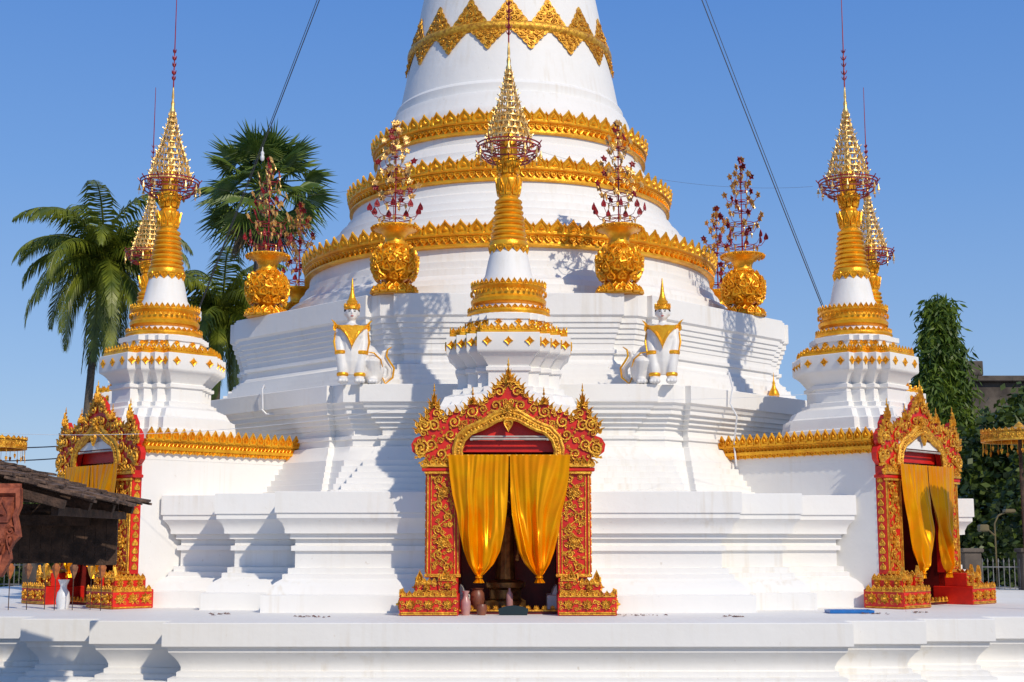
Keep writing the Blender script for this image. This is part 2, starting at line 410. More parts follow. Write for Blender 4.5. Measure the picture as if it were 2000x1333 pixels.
    mb.lathe([(.045,ztop-.03),(.055,ztop+.03),(.032,ztop+.09),(.040,ztop+.16),(.020,ztop+.24),(.028,ztop+.3),(.014,ztop+.5),(.009,ztop+.6)],12,0,D)
    make(mb,'umbrella_spire',GOLDM,e)
    mb=MB()
    mb.tube([D@Vector((0,0,z)) for z in(9.3,10.5,12.4)],[.018,.014,.007],6)
    for z,r in((10.30,.035),(10.42,.05),(10.58,.035),(10.72,.045),(10.86,.025)):
        mb.lathe([(.01,z-.03),(r*.7,z-.01),(r*.4,z+.03),(.012,z+.07)],10,0,D)
        for i in range(4): mb.stamp(tl,M=D@R(pi/2*i+.3)@T((0,-r*.6,z))@R(.35,'X')@S(.026,.4,.07))
    for rr,zz in((.56,8.14),(.50,8.02),(.40,7.93),(.57,8.20)):
        mb.lathe([(rr-.010,zz-.010),(rr+.010,zz-.010),(rr+.010,zz+.010),(rr-.010,zz+.010),(rr-.010,zz-.010)],32,0,D,False)
    for i in range(10):
        a=2*pi*i/10
        mb.tube([D@R(a)@Vector(p) for p in((0,-.12,8.2),(0,-.35,8.13),(0,-.56,8.17),(0,-.62,8.25))],.011,5)
        mb.tube([D@R(a)@Vector(p) for p in((0,-.14,7.9),(0,-.3,7.88),(0,-.45,7.98),(0,-.56,8.14))],.009,5)
        scroll(mb,D@R(a+.3)@T((0,-.53,8.09)),0,0,.05,0,1,1.2)
    make(mb,'umbrella_ring',DRED,e)
    mb=MB()
    for i in range(12):
        a=2*pi*i/12; mb.lathe([(.002,.0),(.012,-.05),(.016,-.08),(.035,-.13),(.002,-.13)],8,0,D@R(a)@T((0,-.58,8.12)))
        mb.stamp(tl,M=D@R(a)@T((0,-.58,7.97))@S(.04,.3,-.07))
    make(mb,'bell_chime',GOLDM,e)
    return e
RP=9.2
def polar(th,r,z=0): return T((0,CY,0))@R(th)@T((0,-r,z))
a=small_stupa(polar(0,RP),2.84,label='small white and gold stupa with filigree umbrella above the shrine')
for th in (pi/4,-pi/4): 
    dup(a,polar(th,9.48,2.84),label='small white and gold stupa rising over a white shrine hall')
for th in (pi/2,-pi/2):
    dup(a,polar(th,8.85,2.84),label='small gilded stupa partly hidden behind another stupa')
mb=MB()
for sx in(-1,1):
    x0,x1=sorted((sx*.86,sx*1.3)); mb.box(x0,x1,-1.0,1.2,1.98,2.835,b=.01)
mb.box(-.855,.855,.1,1.2,1.98,2.835)
mb.box(-1.32,1.32,-.95,1.25,2.70,2.836)
make(mb,'stupa_pedestal',WHITE,M=polar(0,RP),label='white masonry pedestal under the small stupa',category='pedestal')
for th in (pi/2,-pi/2):
    mb=MB(); mb.box(-1.32,1.32,-1.32,1.25,0,2.836); make(mb,'stupa_pedestal',WHITE,M=polar(th,8.85),label='white masonry pedestal under the small stupa',category='pedestal')

# ================================================================ shrine halls with crest
def hall(th,**kw):
    M=polar(th,10.8)
    e=empty('shrine_hall',M,category='hall',group='white shrine halls',**kw)
    mb=MB()
    moulded(mb,[(-1.33,.18),(-.85,.18),(-.85,1.5),(.85,1.5),(.85,.18),(1.33,.18),(1.33,3.7),(-1.33,3.7)],[(.0,0),(0,2.62)])
    mb.box(-1.335,1.335,.175,3.7,2.621,2.84)
    make(mb,'wall',WHITE,e)
    mb=MB(); tl=MB(); leaf(tl,Matrix(),1,1,.05)
    for sx in(-1,1):
        Q=T((sx*1.335,1.94,0))@R(sx*pi/2)
        L=1.76
        mb.box(-L,L,-.05,.0,2.74,2.80,0,Q); mb.box(-L,L,-.09,-.0,2.80,2.86,0,Q); mb.box(-L,L,-.05,.06,2.86,2.95,0,Q); mb.box(-L,L,-.11,.06,2.95,2.99,0,Q)
        n=21
        for i in range(n):
            x=-L+(i+.5)*2*L/n
            mb.stamp(tl,M=Q@T((x,-.08,2.97))@R(.12,'X')@S(.175,1,.24))
            mb.stamp(tl,M=Q@T((x,-.04,2.97))@R(0,'X')@S(.1,1,.17)@T((.8,0,0)))
            for q in(-.25,.25): mb.stamp(tl,M=Q@T((x+q*.17,-.055,2.94))@S(.08,.7,-.09))
            mb.stamp(tl,M=Q@T((x,-.05,2.80))@S(.15,.6,-.08))
    make(mb,'gold_crest',GOLD,e)
hall(pi/4,label='plain white shrine hall wall topped with gold leaf cresting')
hall(-pi/4,label='sunlit white shrine hall wall with gold leaf cresting')
mb=MB()
for sx in(-1,1):
    x0,x1=sorted((sx*.86,sx*1.28)); mb.box(x0,x1,.2,.95,0,2.45,b=.01)
make(mb,'shrine_backing_wall',WHITE,M=polar(0,10.8),label='white masonry behind the carved shrine front',category='wall')

# ================================================================ shrine fronts
inner=[(.76,2.50),(.77,2.62),(.72,2.78),(.60,2.90),(.44,2.96),(.32,3.02),(.18,3.10),(0,3.15)]
outer=[(1.0,2.50),(1.15,2.47),(1.30,2.50),(1.46,2.52),(1.56,2.60),(1.58,2.72),(1.52,2.82),(1.42,2.86),(1.49,2.94),(1.49,3.05),(1.41,3.14),(1.33,3.18),(1.33,3.26),(1.27,3.34),(1.21,3.42),(1.15,3.34),(1.09,3.26),(1.10,3.18),(1.02,3.17),(.95,3.23),(.84,3.27),(.74,3.25),(.70,3.33),(.62,3.40),(.54,3.40),(.45,3.39),(.38,3.46),(.30,3.52),(.24,3.58),(.23,3.66),(.16,3.72),(.10,3.76),(.05,3.80),(0,3.84)]
gable_half=[(0,3.15)]+inner[::-1][1:]+outer
DB=.18
TUBE=mat('dusty_lamp',(.5,.46,.42),(.38,.34,.30),8,.4)
def shrine(M,**kw):
    e=empty('shrine',M,category='shrine',**kw)
    mb=MB()
    for sx in(-1,1):
        x0,x1=sorted((sx*.78,sx*1.33)); mb.box(x0,x1,.0,DB,.58,2.50,b=.008)
        x0,x1=sorted((sx*.76,sx*1.40)); mb.box(x0,x1,-.04,DB-.01,2.28,2.34,b=.01); 
        x0,x1=sorted((sx*.80,sx*1.10)); mb.box(x0,x1,-.38,DB-.005,.33,.575,b=.01)
        x0,x1=sorted((sx*.78,sx*1.70)); mb.box(x0,x1,-.5,DB+.1,.0,.33,b=.012)
        x0,x1=sorted((sx*1.105,sx*1.46)); mb.box(x0,x1,-.34,DB+.08,.33,.52,b=.01)
    make(mb,'red_frame',RED,e)
    mb=MB()
    P=gable_half+[(-x,z) for x,z in outer[::-1][1:]]+[(-x,z) for x,z in inner[:-1]]
    mb.plate(P,.0,.10)
    make(mb,'gable_board',RED,e)
    mb=MB(); mb.box(-.78,.78,.13,.16,2.60,3.25); make(mb,'tympanum',RED,e)
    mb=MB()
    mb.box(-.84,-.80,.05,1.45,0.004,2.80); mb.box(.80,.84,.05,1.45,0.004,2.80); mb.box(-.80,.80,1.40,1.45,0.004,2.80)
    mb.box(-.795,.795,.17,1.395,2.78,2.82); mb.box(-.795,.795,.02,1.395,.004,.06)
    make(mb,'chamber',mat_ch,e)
    mb=MB()
    mb.tube([(x,-.04,z) for x,z in inner]+[(-x,-.04,z) for x,z in inner[::-1][1:]],.035,6)
    off=[(x*1.09+.0,-.035,(z-2.5)*1.14+2.5) for x,z in inner]
    mb.tube(off+[(-x,y,z) for x,y,z in off[::-1][1:]],.022,6)
    off=[(x*1.15+.0,-.03,(z-2.5)*1.22+2.5) for x,z in inner]
    mb.tube(off+[(-x,y,z) for x,y,z in off[::-1][1:]],.035,6)
    arc=[(x*1.05,(z-2.5)*1.07+2.5) for x,z in inner]
    for i in range(len(arc)-1):
        for k in range(3):
            t=(k+.5)/3; x=arc[i][0]*(1-t)+arc[i+1][0]*t; z=arc[i][1]*(1-t)+arc[i+1][1]*t
            for sx in(-1,1): mb.ell((sx*x,-.05,z),(.028,.025,.028),0,6)
    out2=[(x*1.2,(z-2.5)*1.26+2.5) for x,z in inner]
    reg=out2[::-1]+[(1.0,2.50)]+outer[1:]
    filigree(mb,reg,(.115,.095,.08,.065,.052,.042,.034,.027),600,11,mirror=True,y=-.01,fit=.55,th=.20)
    for i in range(8,len(outer)-1):
        a0=Vector(outer[i-1]);b0=Vector(outer[i+1]);p=Vector(outer[i]); d=(b0-a0).normalized(); nrm=Vector((d.y,-d.x))
        if nrm.dot(p-Vector((.5,2.9)))<0: nrm=-nrm
        up=Vector((nrm.x*.5,nrm.y*.5+.8)).normalized()
        ang=math.atan2(up.x,up.y)
        for sx in(-1,1): flame(mb,T((sx*(p.x-.03*nrm.x),-.01-.003*(i%2),p.y-.04))@R(sx*ang,'Y'),.085,.145,.03,0,sx)
    for x,z,h in((1.21,3.34,.27),(.58,3.37,.17),(0,3.72,.32)):
        for sx in((-1,1) if x else (1,)):
            Q=T((sx*x,-.03,z))
            leaf(mb,Q,.24*h+.02,h,.04); leaf(mb,Q@T((0,-.02,0)),.14*h,h*.55,.05)
            for k in(-1,1):
                flame(mb,Q@T((k*.045,.01,.0))@R(k*.25,'Y'),.07,h*.55,.03,0,k); flame(mb,Q@T((k*.02,.01,h*.35))@R(k*.1,'Y'),.05,h*.42,.03,0,k)
            mb.lathe([(.018,0),(.024,.02),(.008,.05),(.013,.07),(.002,.14)],8,0,Q@T((0,0,h*.88)))
    leaf(mb,T((0,-.06,3.12))@S(1,1,-1),.16,.22,.05); rosette(mb,T((0,-.05,3.30)),.13,.03); 
    for sx in(-1,1): 
        scroll(mb,Matrix(),sx*1.42,2.66,.15,pi/2,sx,1.8,y=-.01,th=.2); scroll(mb,Matrix(),sx*1.36,3.03,.13,pi/2,sx,1.8,y=-.01,th=.2)
    make(mb,'gable_carving',GOLDD,e)
    mb=MB()
    for sx in(-1,1):
        cx=sx*1.055
        for xx in (-.245,.245,-.19,.19): mb.tube([(cx+xx,-.012,.62),(cx+xx,-.012,2.24)],.015 if abs(xx)>.2 else .009,5)
        mb.box(cx-.29,cx+.29,-.05,-.002,.585,.64,b=.008); mb.box(cx-.30,cx+.30,-.06,-.002,2.235,2.275,b=.008)
        mb.box(cx-.34,cx+.34,-.07,.0,2.345,2.39,b=.008)
        n=6
        for k in range(n): leaf(mb,T((cx-.28+k*.112,-.02,2.39))@R(.15,'X'),.115,.13,.03)
        scroll(mb,Matrix(),sx*1.36,2.40,.09,0,sx,1.6,y=-.02); scroll(mb,Matrix(),sx*.83,2.42,.07,pi,-sx,1.6,y=-.02)
        for zr in [.66+.14*q for q in range(12)]:
            leaf(mb,T((sx*1.335,DB/2,zr))@R(sx*pi/2),.12,.13,.012)
        zz=.74;k=0
        pts=[]
        for i in range(60):
            z=.66+i*(1.56/59); pts.append((cx+.085*sin((z-.66)*2*pi/.40),-.012,z))
        mb.tube(pts,.012,5)
        while zz<2.16:
            s2=1 if k%2==0 else -1
            if k%4==2: rosette(mb,T((cx,-.012,zz)),.12,.03)
            else:
                scroll(mb,Matrix(),cx+s2*.07,zz,.095,-pi/2,s2,1.5,y=-.008,th=.16)
                scroll(mb,Matrix(),cx-s2*.12,zz+.07,.052,0,-s2,1.3,y=-.008)
            zz+=.2;k+=1
        P=[(cx-.18,.66),(cx+.18,.66),(cx+.18,2.22),(cx-.18,2.22)]
        filigree(mb,P,(.045,.034),160,5+sx,y=-.006,fit=.6)
        for(x0,x1,z0,z1,yf) in((sx*.80,sx*1.68,.0,.33,-.5),(sx*.82,sx*1.08,.33,.575,-.38),(sx*1.13,sx*1.44,.33,.52,-.34)):
            x0,x1=sorted((x0,x1))
            for zr in(z0+.025,z0+.05,z1-.03): mb.tube([(x0,yf-.01,zr),(x1,yf-.01,zr)],.012,5)
            side=max(abs(x0),abs(x1))*sx
            ye=DB+.06
            for zr in(z0+.025,z1-.03): mb.tube([(side+sx*.02,yf,zr),(side+sx*.02,ye,zr)],.014,5)
            n=max(1,round((x1-x0)/.30)); 
            for k in range(n):
                xc=x0+(k+.5)*(x1-x0)/n; rosette(mb,T((xc,yf-.01,(z0+z1)/2+.01)),.09 if z0==0 else .07,.03)
                for q in(-1,1):
                    scroll(mb,Matrix(),xc+q*.5*(x1-x0)/n*.82,(z0+z1)/2+.045,.045,0,q,1.3,y=yf-.004); scroll(mb,Matrix(),xc+q*.5*(x1-x0)/n*.82,(z0+z1)/2-.05,.04,0,-q,1.3,y=yf-.004)
            nl=max(3,round((x1-x0)/.085))
            for k in range(nl): leaf(mb,T((x0+(k+.5)*(x1-x0)/nl,yf-.0,z1-.02)),.08,.09,.02)
            ny=7
            for k in range(ny): 
                yy=yf+(k+.5)*(ye-yf)/ny; leaf(mb,T((side+sx*.01,yy,z1-.02))@R(sx*pi/2),.1,.10,.02)
            for k in range(3):
                yy=yf+(k+.5)*(ye-yf)/3; rosette(mb,T((side+sx*.012,yy,(z0+z1)/2+.01))@R(sx*pi/2),.10 if z0==0 else .07,.03)
                for q in(-1,1):
                    if z0==0: scroll(mb,T((side+sx*.01,yy+.11,(z0+z1)/2+q*.05))@R(sx*pi/2),0,0,.045,0,q,1.3)
        leaf(mb,T((sx*1.40,-.3,.5)),.12,.22,.05); leaf(mb,T((sx*1.0,-.36,.56)),.10,.18,.05)
    for k in range(12): rosette(mb,T((-.72+k*.13,.0,.10)),.05,.015)
    mb.tube([(-.78,.0,.06),(.78,.0,.06)],.016,5)
    make(mb,'pilaster_carving',GOLDD,e)
    prt=[(2.53,-.97,.005),(2.2,-.945,.0),(1.9,-.90,-.008),(1.62,-.83,-.025),(1.3,-.78,-.065),(1.0,-.71,-.13),(.8,-.635,-.23),(.66,-.55,-.36),(.60,-.50,-.43),(.57,-.51,-.42),(.50,-.56,-.38)]
    def lerp(z):
        for i in range(len(prt)-1):
            if prt[i][0]>=z>=prt[i+1][0]:
                t=(prt[i][0]-z)/(prt[i][0]-prt[i+1][0]); return tuple(prt[i][k]*(1-t)+prt[i+1][k]*t for k in(1,2))
        return prt[-1][1:]
    for sx in(1,-1):
        mb=MB(); nx,nz=130,90; loops=[]
        rnd=random.Random(4+sx); ph=[rnd.uniform(0,6) for _ in range(6)]
        for j in range(nz+1):
            b=j/nz; z=2.53-b*2.03; l_,r_=lerp(z); w=r_-l_; row=[]
            for i in range(nx+1):
                a=i/nx
                u=a+.08*sin(a*4+ph[0]+b*3.4)
                g=min(1,b*1.4)
                f=1.0*g*sin(2*pi*1.6*u+ph[1]+1.8*b)+.55*g*sin(2*pi*2.9*u+ph[2]-3.0*b)+.28*sin(2*pi*5.2*u+ph[3]+2.6*b)+.20*sin(2*pi*10*u+ph[3])*(1-g)+.35*sin(2*pi*1.1*u+ph[4]+7*b)
                amp=(.016+.066*g)*(.3+.7*min(1,w/.6)) if b<.93 else .018
                y=-.13-amp*f-.12*sin(pi*a)*(b**1.2)*(1 if b<.9 else .6)-.05*b
                y-=.03*sin(b*20+abs(a-.5)*8+ph[5])*max(0,b-.3)*min(1,w/.35)*(b<.93)
                x=l_+w*a+ .03*cos(2*pi*1.6*u+ph[1]+1.5*b)*min(1,b*3)*w*sin(pi*a)
                zz=z+ (.014*abs(sin(pi*9*a)) if b<.01 else 0)-.05*sin(pi*a)*b*(1-b)*2
                row.append(((x if sx>0 else -x+.03),y,zz))
            loops.append(row)
        mb.loft(loops,0,None,False,False,closed=False)
        cx_=(-.465 if sx>0 else .495)
        mb.tube([(cx_+.05*cos(q*pi/4),-.21+.05*sin(q*pi/4),.59) for q in range(9)],.014,6)
        make(mb,'curtain',SATIN,e,angle=180)
    mb=MB(); mb.tube([(-1.0,-.06,2.53),(1.05,-.06,2.53)],.018,8); make(mb,'curtain_rod',GOLDD,e)
    mb=MB(); mb.box(-.60,.64,.0,.05,2.83,2.86,b=.005); mb.tube([(-.58,-.02,2.80),(.62,-.02,2.80)],.018,8); mb.box(-.62,-.58,-.05,.0,2.775,2.82,b=.006); mb.box(.62,.66,-.05,.0,2.775,2.82,b=.006)
    make(mb,'tube_lamp',TUBE,e)
    return e
a=shrine(polar(0,10.8),label='red and gold carved shrine with gathered yellow satin curtains',group='red and gold carved shrines')
for th in(pi/4,-pi/4): dup(a,polar(th,10.8),label='red and gold carved shrine fronting a white hall, yellow curtains')

# ================================================================ vases with metal flower trees
def vase(M,**kw):
    e=empty('flower_vase',M,category='vase',group='golden vases with metal flower trees',**kw)
    mb=MB()
    mb.lathe([(.50,0),(.51,.05),(.44,.09),(.33,.14),(.22,.19),(.18,.24),(.22,.29),(.35,.36),(.46,.46),(.51,.58),(.51,.72),(.46,.85),(.37,.95),(.27,1.01),(.30,1.03),(.30,1.06),(.25,1.08),(.235,1.13),(.25,1.20),(.30,1.27),(.40,1.32),(.52,1.35),(.56,1.38),(.56,1.41),(.52,1.42),(.30,1.36),(.05,1.34)],40)
    tl=MB(); leaf(tl,Matrix(),1,1,.05)
    for i in range(16): mb.stamp(tl,M=R(2*pi*i/16)@T((0,-.53,.02))@R(-.4,'X')@S(.2,1,.17)); mb.stamp(tl,M=R(2*pi*(i+.5)/16)@T((0,-.44,.10))@R(-.6,'X')@S(.16,1,.15))
    rnd=random.Random(2)
    for row,(z,r,tlt,n) in enumerate(((.40,.37,.75,10),(.54,.48,.25,11),(.69,.51,-.05,11),(.82,.47,-.5,10),(.93,.38,-.8,9))):
        for i in range(n):
            a=2*pi*(i+.5*(row%2))/n
            mb.stamp(tl,M=R(a)@T((0,-r,z-.08))@R(tlt,'X')@R(rnd.uniform(-.3,.3),'Y')@S(.22,1.2,.22))
            mb.stamp(tl,M=R(a+.25)@T((0,-r-.01,z))@R(tlt+.2,'X')@R(rnd.uniform(-1,1),'Y')@S(.13,1.0,.14))
    for i in range(24): mb.stamp(tl,M=R(2*pi*i/24)@T((0,-.56,1.40))@R(.5,'X')@S(.12,.6,-.08))
    make(mb,'vase_body',GOLD,e,M=S(.86,.86,1))
    r_=MB(); g_=MB()
    r_.tube([(0,0,1.3),(0,0,2.4),(0,0,3.66)],[.020,.014,.007],6)
    tiers=[(1.76,.52,9,'l'),(2.06,.34,5,'f'),(2.28,.46,7,'f'),(2.56,.30,5,'f'),(2.78,.37,6,'f'),(3.02,.22,4,'f'),(3.22,.25,5,'f'),(3.42,.10,3,'f'),(3.58,.04,3,'f')]
    tf=MB(); leaf(tf,Matrix(),1,1,.03)
    for k,(z,r,n,kind) in enumerate(tiers):
        r_.lathe([(.02,z-.17),(.045,z-.15),(.02,z-.13)],8)
        if r>.2:
            q=.006; rr=r*.62; z_=z-.165
            r_.lathe([(rr-q,z_-q),(rr+q,z_-q),(rr+q,z_+q),(rr-q,z_+q),(rr-q,z_-q)],24,0,None,False)
        for i in range(n):
            a=2*pi*i/n+k*.37
            pts=[(0,0,z-.15),(0,-r*.4,z-.18),(0,-r*.8,z-.14),(0,-r,z)]
            M0=R(a); r_.tube([M0@Vector(p) for p in pts],.007,4)
            tip=M0@T((0,-r,z))@R(-a+rnd.uniform(-.4,.4))
            if kind=='l':
                r_.stamp(tf,M=tip@T((0,0,-.02))@S(.12,.6,.17))
            else:
                gg=g_ if rnd.random()<.8 else r_
                for q in range(5): gg.stamp(tf,M=tip@R(-.3,'X')@R(q*2*pi/5,'Y')@T((0,0,.008))@S(.06,.6,.08))
            if rnd.random()<.8:
                mid=M0@T((0,-r*.62,z-.175))@R(-a+rnd.uniform(-.5,.5))
                g_.stamp(tf,M=mid@S(.06,.6,-.11))
    make(r_,'red_branches',DRED,e); make(g_,'gold_flowers',GOLDM,e)
    return e
vp=[(-2.30,27.32),(2.22,27.32),(-5.35,30.05),(5.17,30.05),(-5.30,34.2),(5.30,34.6)]
a=vase(T((vp[0][0],vp[0][1],6.03)),label='golden lotus vase holding a red and gold metal flower tree')
for i,(x,y) in enumerate(vp[1:]):
    dup(a,T((x,y,6.03))@R(.7*(i+1)),label='golden lotus vase holding a red and gold metal flower tree')

# ================================================================ human-headed lions
def lion(M,s,**kw):
    e=empty('guardian_lion_statue',M,category='statue',group='human-headed lion statues',**kw)
    mb=MB()
    def tb(p,r,n=12): mb.tube([(s*x,y,z) for x,y,z in p],r,n)
    def el(c,r,rot=None): mb.ell((s*c[0],c[1],c[2]),r,0,12,None,rot)
    tb([(0,.06,.22),(0,.0,.48),(0,-.03,.68),(0,-.04,.90),(0,-.03,1.06),(0,-.01,1.17)],[.22,.235,.215,.235,.24,.09])
    tb([(0,0,1.12),(0,-.01,1.28)],[.085,.075]); 
    el((0,-.02,1.38),(.125,.128,.16)); el((0,-.055,1.32),(.095,.092,.10)); el((0,-.154,1.365),(.018,.026,.037))
    for k in(-1,1):
        el((k*.132,0,1.37),(.018,.035,.055))
        tb([(k*.19,-.03,1.05),(k*.22,-.07,.80),(k*.195,-.12,.55),(k*.165,-.14,.30),(k*.155,-.14,.09)],[.115,.11,.105,.098,.09])
        el((k*.155,-.20,.065),(.11,.16,.07))
        for t in(-1,0,1): el((k*.155+t*.062,-.33,.045),(.034,.05,.042))
        el((k*.1,-.18,.93),(.09,.07,.09))
    tb([(.02,.08,.80),(.12,.16,.66),(.24,.22,.56),(.34,.24,.44)],[.20,.25,.29,.28])
    el((.36,.14,.34),(.28,.29,.35)); tb([(.42,.06,.46),(.38,-.10,.42),(.42,.0,.20),(.42,-.02,.08)],[.21,.16,.12,.09])
    el((.40,-.14,.065),(.11,.18,.07)); 
    for t in(-1,0,1): el((.40+t*.06,-.29,.045),(.034,.05,.042))
    tb([(.52,.26,.24),(.64,.26,.12),(.73,.24,.20),(.74,.2,.34),(.66,.18,.46),(.60,.16,.56),(.62,.14,.66),(.70,.14,.70)],[.06,.055,.055,.055,.055,.05,.045,.02],8)
    o=make(mb,'body',SKINW,e,angle=180)
    md=o.modifiers.new('r','REMESH'); md.mode='VOXEL'; md.voxel_size=.014; md.use_smooth_shade=True
    md=o.modifiers.new('s','SMOOTH'); md.factor=.5; md.iterations=6
    mb=MB()
    mb.lathe([(.130,1.43),(.146,1.46),(.140,1.50),(.118,1.51),(.123,1.54),(.101,1.57),(.105,1.60),(.078,1.63),(.061,1.68),(.040,1.76),(.026,1.88),(.009,2.04),(.001,2.06)],20,0,T((0,-.01,0)))
    tl=MB(); leaf(tl,Matrix(),1,1,.03)
    for i in range(12): mb.stamp(tl,M=R(2*pi*i/12)@T((0,-.138,1.46))@S(.075,.5,.10))
    make(mb,'crown',GOLD,e)
    mb=MB()
    mb.plate([(-.23,1.10),(.23,1.10),(.20,1.03),(.13,.97),(.08,.88),(.035,.80),(0,.66),(-.035,.80),(-.08,.88),(-.13,.97),(-.20,1.03)],-.29,-.25)
    for sg in(-1,1):
        mb.tube([(sg*.26,-.06,1.12),(sg*.19,-.22,1.05),(sg*.12,-.28,.96),(sg*.06,-.29,.86),(0,-.29,.72)],[.03,.035,.03,.025,.02],8)
    mb.lathe([(.10,1.15),(.18,1.13),(.27,1.09),(.285,1.05),(.25,1.03)],20,0,S(1,.88,1)@T((0,-.03,0)))
    for sg in(-1,1):
        mb.lathe([(.098,-.02),(.112,0),(.112,.03),(.098,.05)],14,0,T((sg*.16,-.14,.17)))
        mb.lathe([(.104,-.02),(.120,0),(.120,.04),(.104,.06)],14,0,T((sg*.198,-.115,.58)))
        mb.tube([(sg*.31,-.10,1.0),(sg*.33,-.12,.80),(sg*.30,-.17,.62)],[.012,.022,.014],6)
        flame(mb,T((sg*.27,-.04,1.03))@R(sg*.25,'Y'),.14,.24,.03,0,sg)
    tb2=[(.58,.16,.22),(.66,.18,.06),(.80,.18,.18),(.82,.14,.36),(.73,.10,.48),(.67,.08,.58),(.69,.08,.70),(.77,.10,.76)]
    mb.tube([(s*x,y,z) for x,y,z in tb2],[.014,.020,.022,.022,.022,.022,.02,.008],6)
    mb.tube([(s*x,y,z) for x,y,z in((.28,-.17,.62),(.42,-.16,.60),(.55,-.12,.48),(.59,-.12,.34))],[.008,.016,.018,.008],6)
    make(mb,'gold_ornament',GOLD,e)
    mb=MB()
    for k in(-1,1):
        mb.ell((k*.045,-.139,1.395),(.026,.010,.009),0,8); mb.tube([(k*.02,-.145,1.420),(k*.047,-.145,1.431),(k*.075,-.130,1.420)],.005,5)
        mb.ell((k*.130,.01,1.42),(.02,.05,.04),0,8)
    mb.lathe([(.125,1.405),(.132,1.42),(.132,1.44)],20,0,T((0,.012,0))@S(1,1,1),False)
    make(mb,'painted_eyes',BLK,e)
    mb=MB(); mb.ell((0,-.147,1.303),(.030,.010,.011),0,8); make(mb,'lips',LIP,e)
    return e
lion(T((-2.98,25.90,4.07))@R(.15),1,label='white human-headed lion statue with gold crown, seated on tier corner')
lion(T((2.92,25.90,4.07))@R(-.15),-1,label='white human-headed lion statue with gold crown, tail curled inward')

mb=MB(); mb.lathe([(.16,0),(.17,.08),(.12,.14),(.14,.2),(.17,.3),(.13,.42),(.07,.52),(.04,.62),(.05,.66),(.02,.75),(.003,1.0)],18,0,S(.72,.72,.72))
make(mb,'gold_finial',GOLD,M=T((5.72,29.72,4.07)),label='small gold bud-shaped finial on the white tier',category='finial')

# ================================================================ cables
def cable(p0,p1,sag,name='guy_cable',r=.013,lamps=(),label='black guy cable with hanging bulbs',off=0):
    e=empty(name,T(p0),label=label,category='cable')
    mb=MB(); a=Vector(p0);b=Vector(p1); pts=[]
    for i in range(25):
        t=i/24; p=a.lerp(b,t); p.z-=sag*4*t*(1-t); pts.append(tuple(p-a))
    mb.tube(pts,r,5); 
    if off:
        mb.tube([(x+off*(1-abs(2*i/24-1)),y,z) for i,(x,y,z) in enumerate(pts)],r*.7,5)
    make(mb,'wire',BLACK,e)
    for t in lamps:
        p=a.lerp(b,t); p.z-=sag*4*t*(1-t); m=MB()
        m.lathe([(.012,.0),(.015,-.1),(.035,-.12),(.045,-.16),(.035,-.2),(.05,-.24),(.05,-.30),(.03,-.34),(.005,-.35)],12)
        make(m,'bulb',LAMP,e,M=T(p-a))
cable((0,CY,29),(9.0,CY-1.4,1.98),.35,lamps=(.5,.83),off=.10)
cable((0,CY,29),(-8.9,CY-1.4,1.98),.35,lamps=(.505,.67,.82),off=-.06)
def wire(p0,p1,sag,r=.008,m=LAMP,label='thin pale string strung between the stupas'):
    mb=MB(); a=Vector(p0);b=Vector(p1)
    mb.tube([tuple(a.lerp(b,i/20)-a-Vector((0,0,sag*4*(i/20)*(1-i/20)))) for i in range(21)],r,4)
    make(mb,'string_line',m,M=T(p0),label=label,category='string')
wire((.55,24.1,8.1),(6.0,26.6,8.1),.25,.0022,GREY)
wire((-.55,24.1,8.1),(-6.0,26.6,8.1),.45,.0022,GREY)
wire((-9.5,24,3.05),(-1.5,22.6,3.35),.22,.004)
wire((1.5,22.6,3.45),(6.5,25.2,3.9),.05,.003)
wire((-12,30,3.2),(-6.8,26,3.1),.1,.012,BLACK,'thin black power line beside the hall')
wire((-12,30,2.9),(-6.8,26,2.9),.1,.012,BLACK,'thin black power line beside the hall')
mb=MB(); mb.tube([(0,0,.5),(0,-.04,.55),(-.02,-.3,.5),(.03,-.4,.2),(-.02,-.35,-.1),(.1,-.4,-.35),(.08,-.1,-.9),(.1,-.2,-1.3)],.018,6); make(mb,'conduit_pipe',LAMP,M=T((4.3,27.0,3.9)),label='white plastic conduit hanging over the tier edge',category='pipe')
mb=MB(); mb.tube([(0,0,.15),(0,-.1,.2),(0,-.3,.1),(.02,-.3,-.3)],.018,6); mb.tube([(0,-.3,-.3),(.1,-.3,-.4),(.3,-.35,-.4),(.5,-.35,-.42)],.02,6); make(mb,'conduit_pipe',LAMP,M=T((-4.9,27.6,4.05)),label='white plastic conduit hanging over the tier edge',category='pipe')

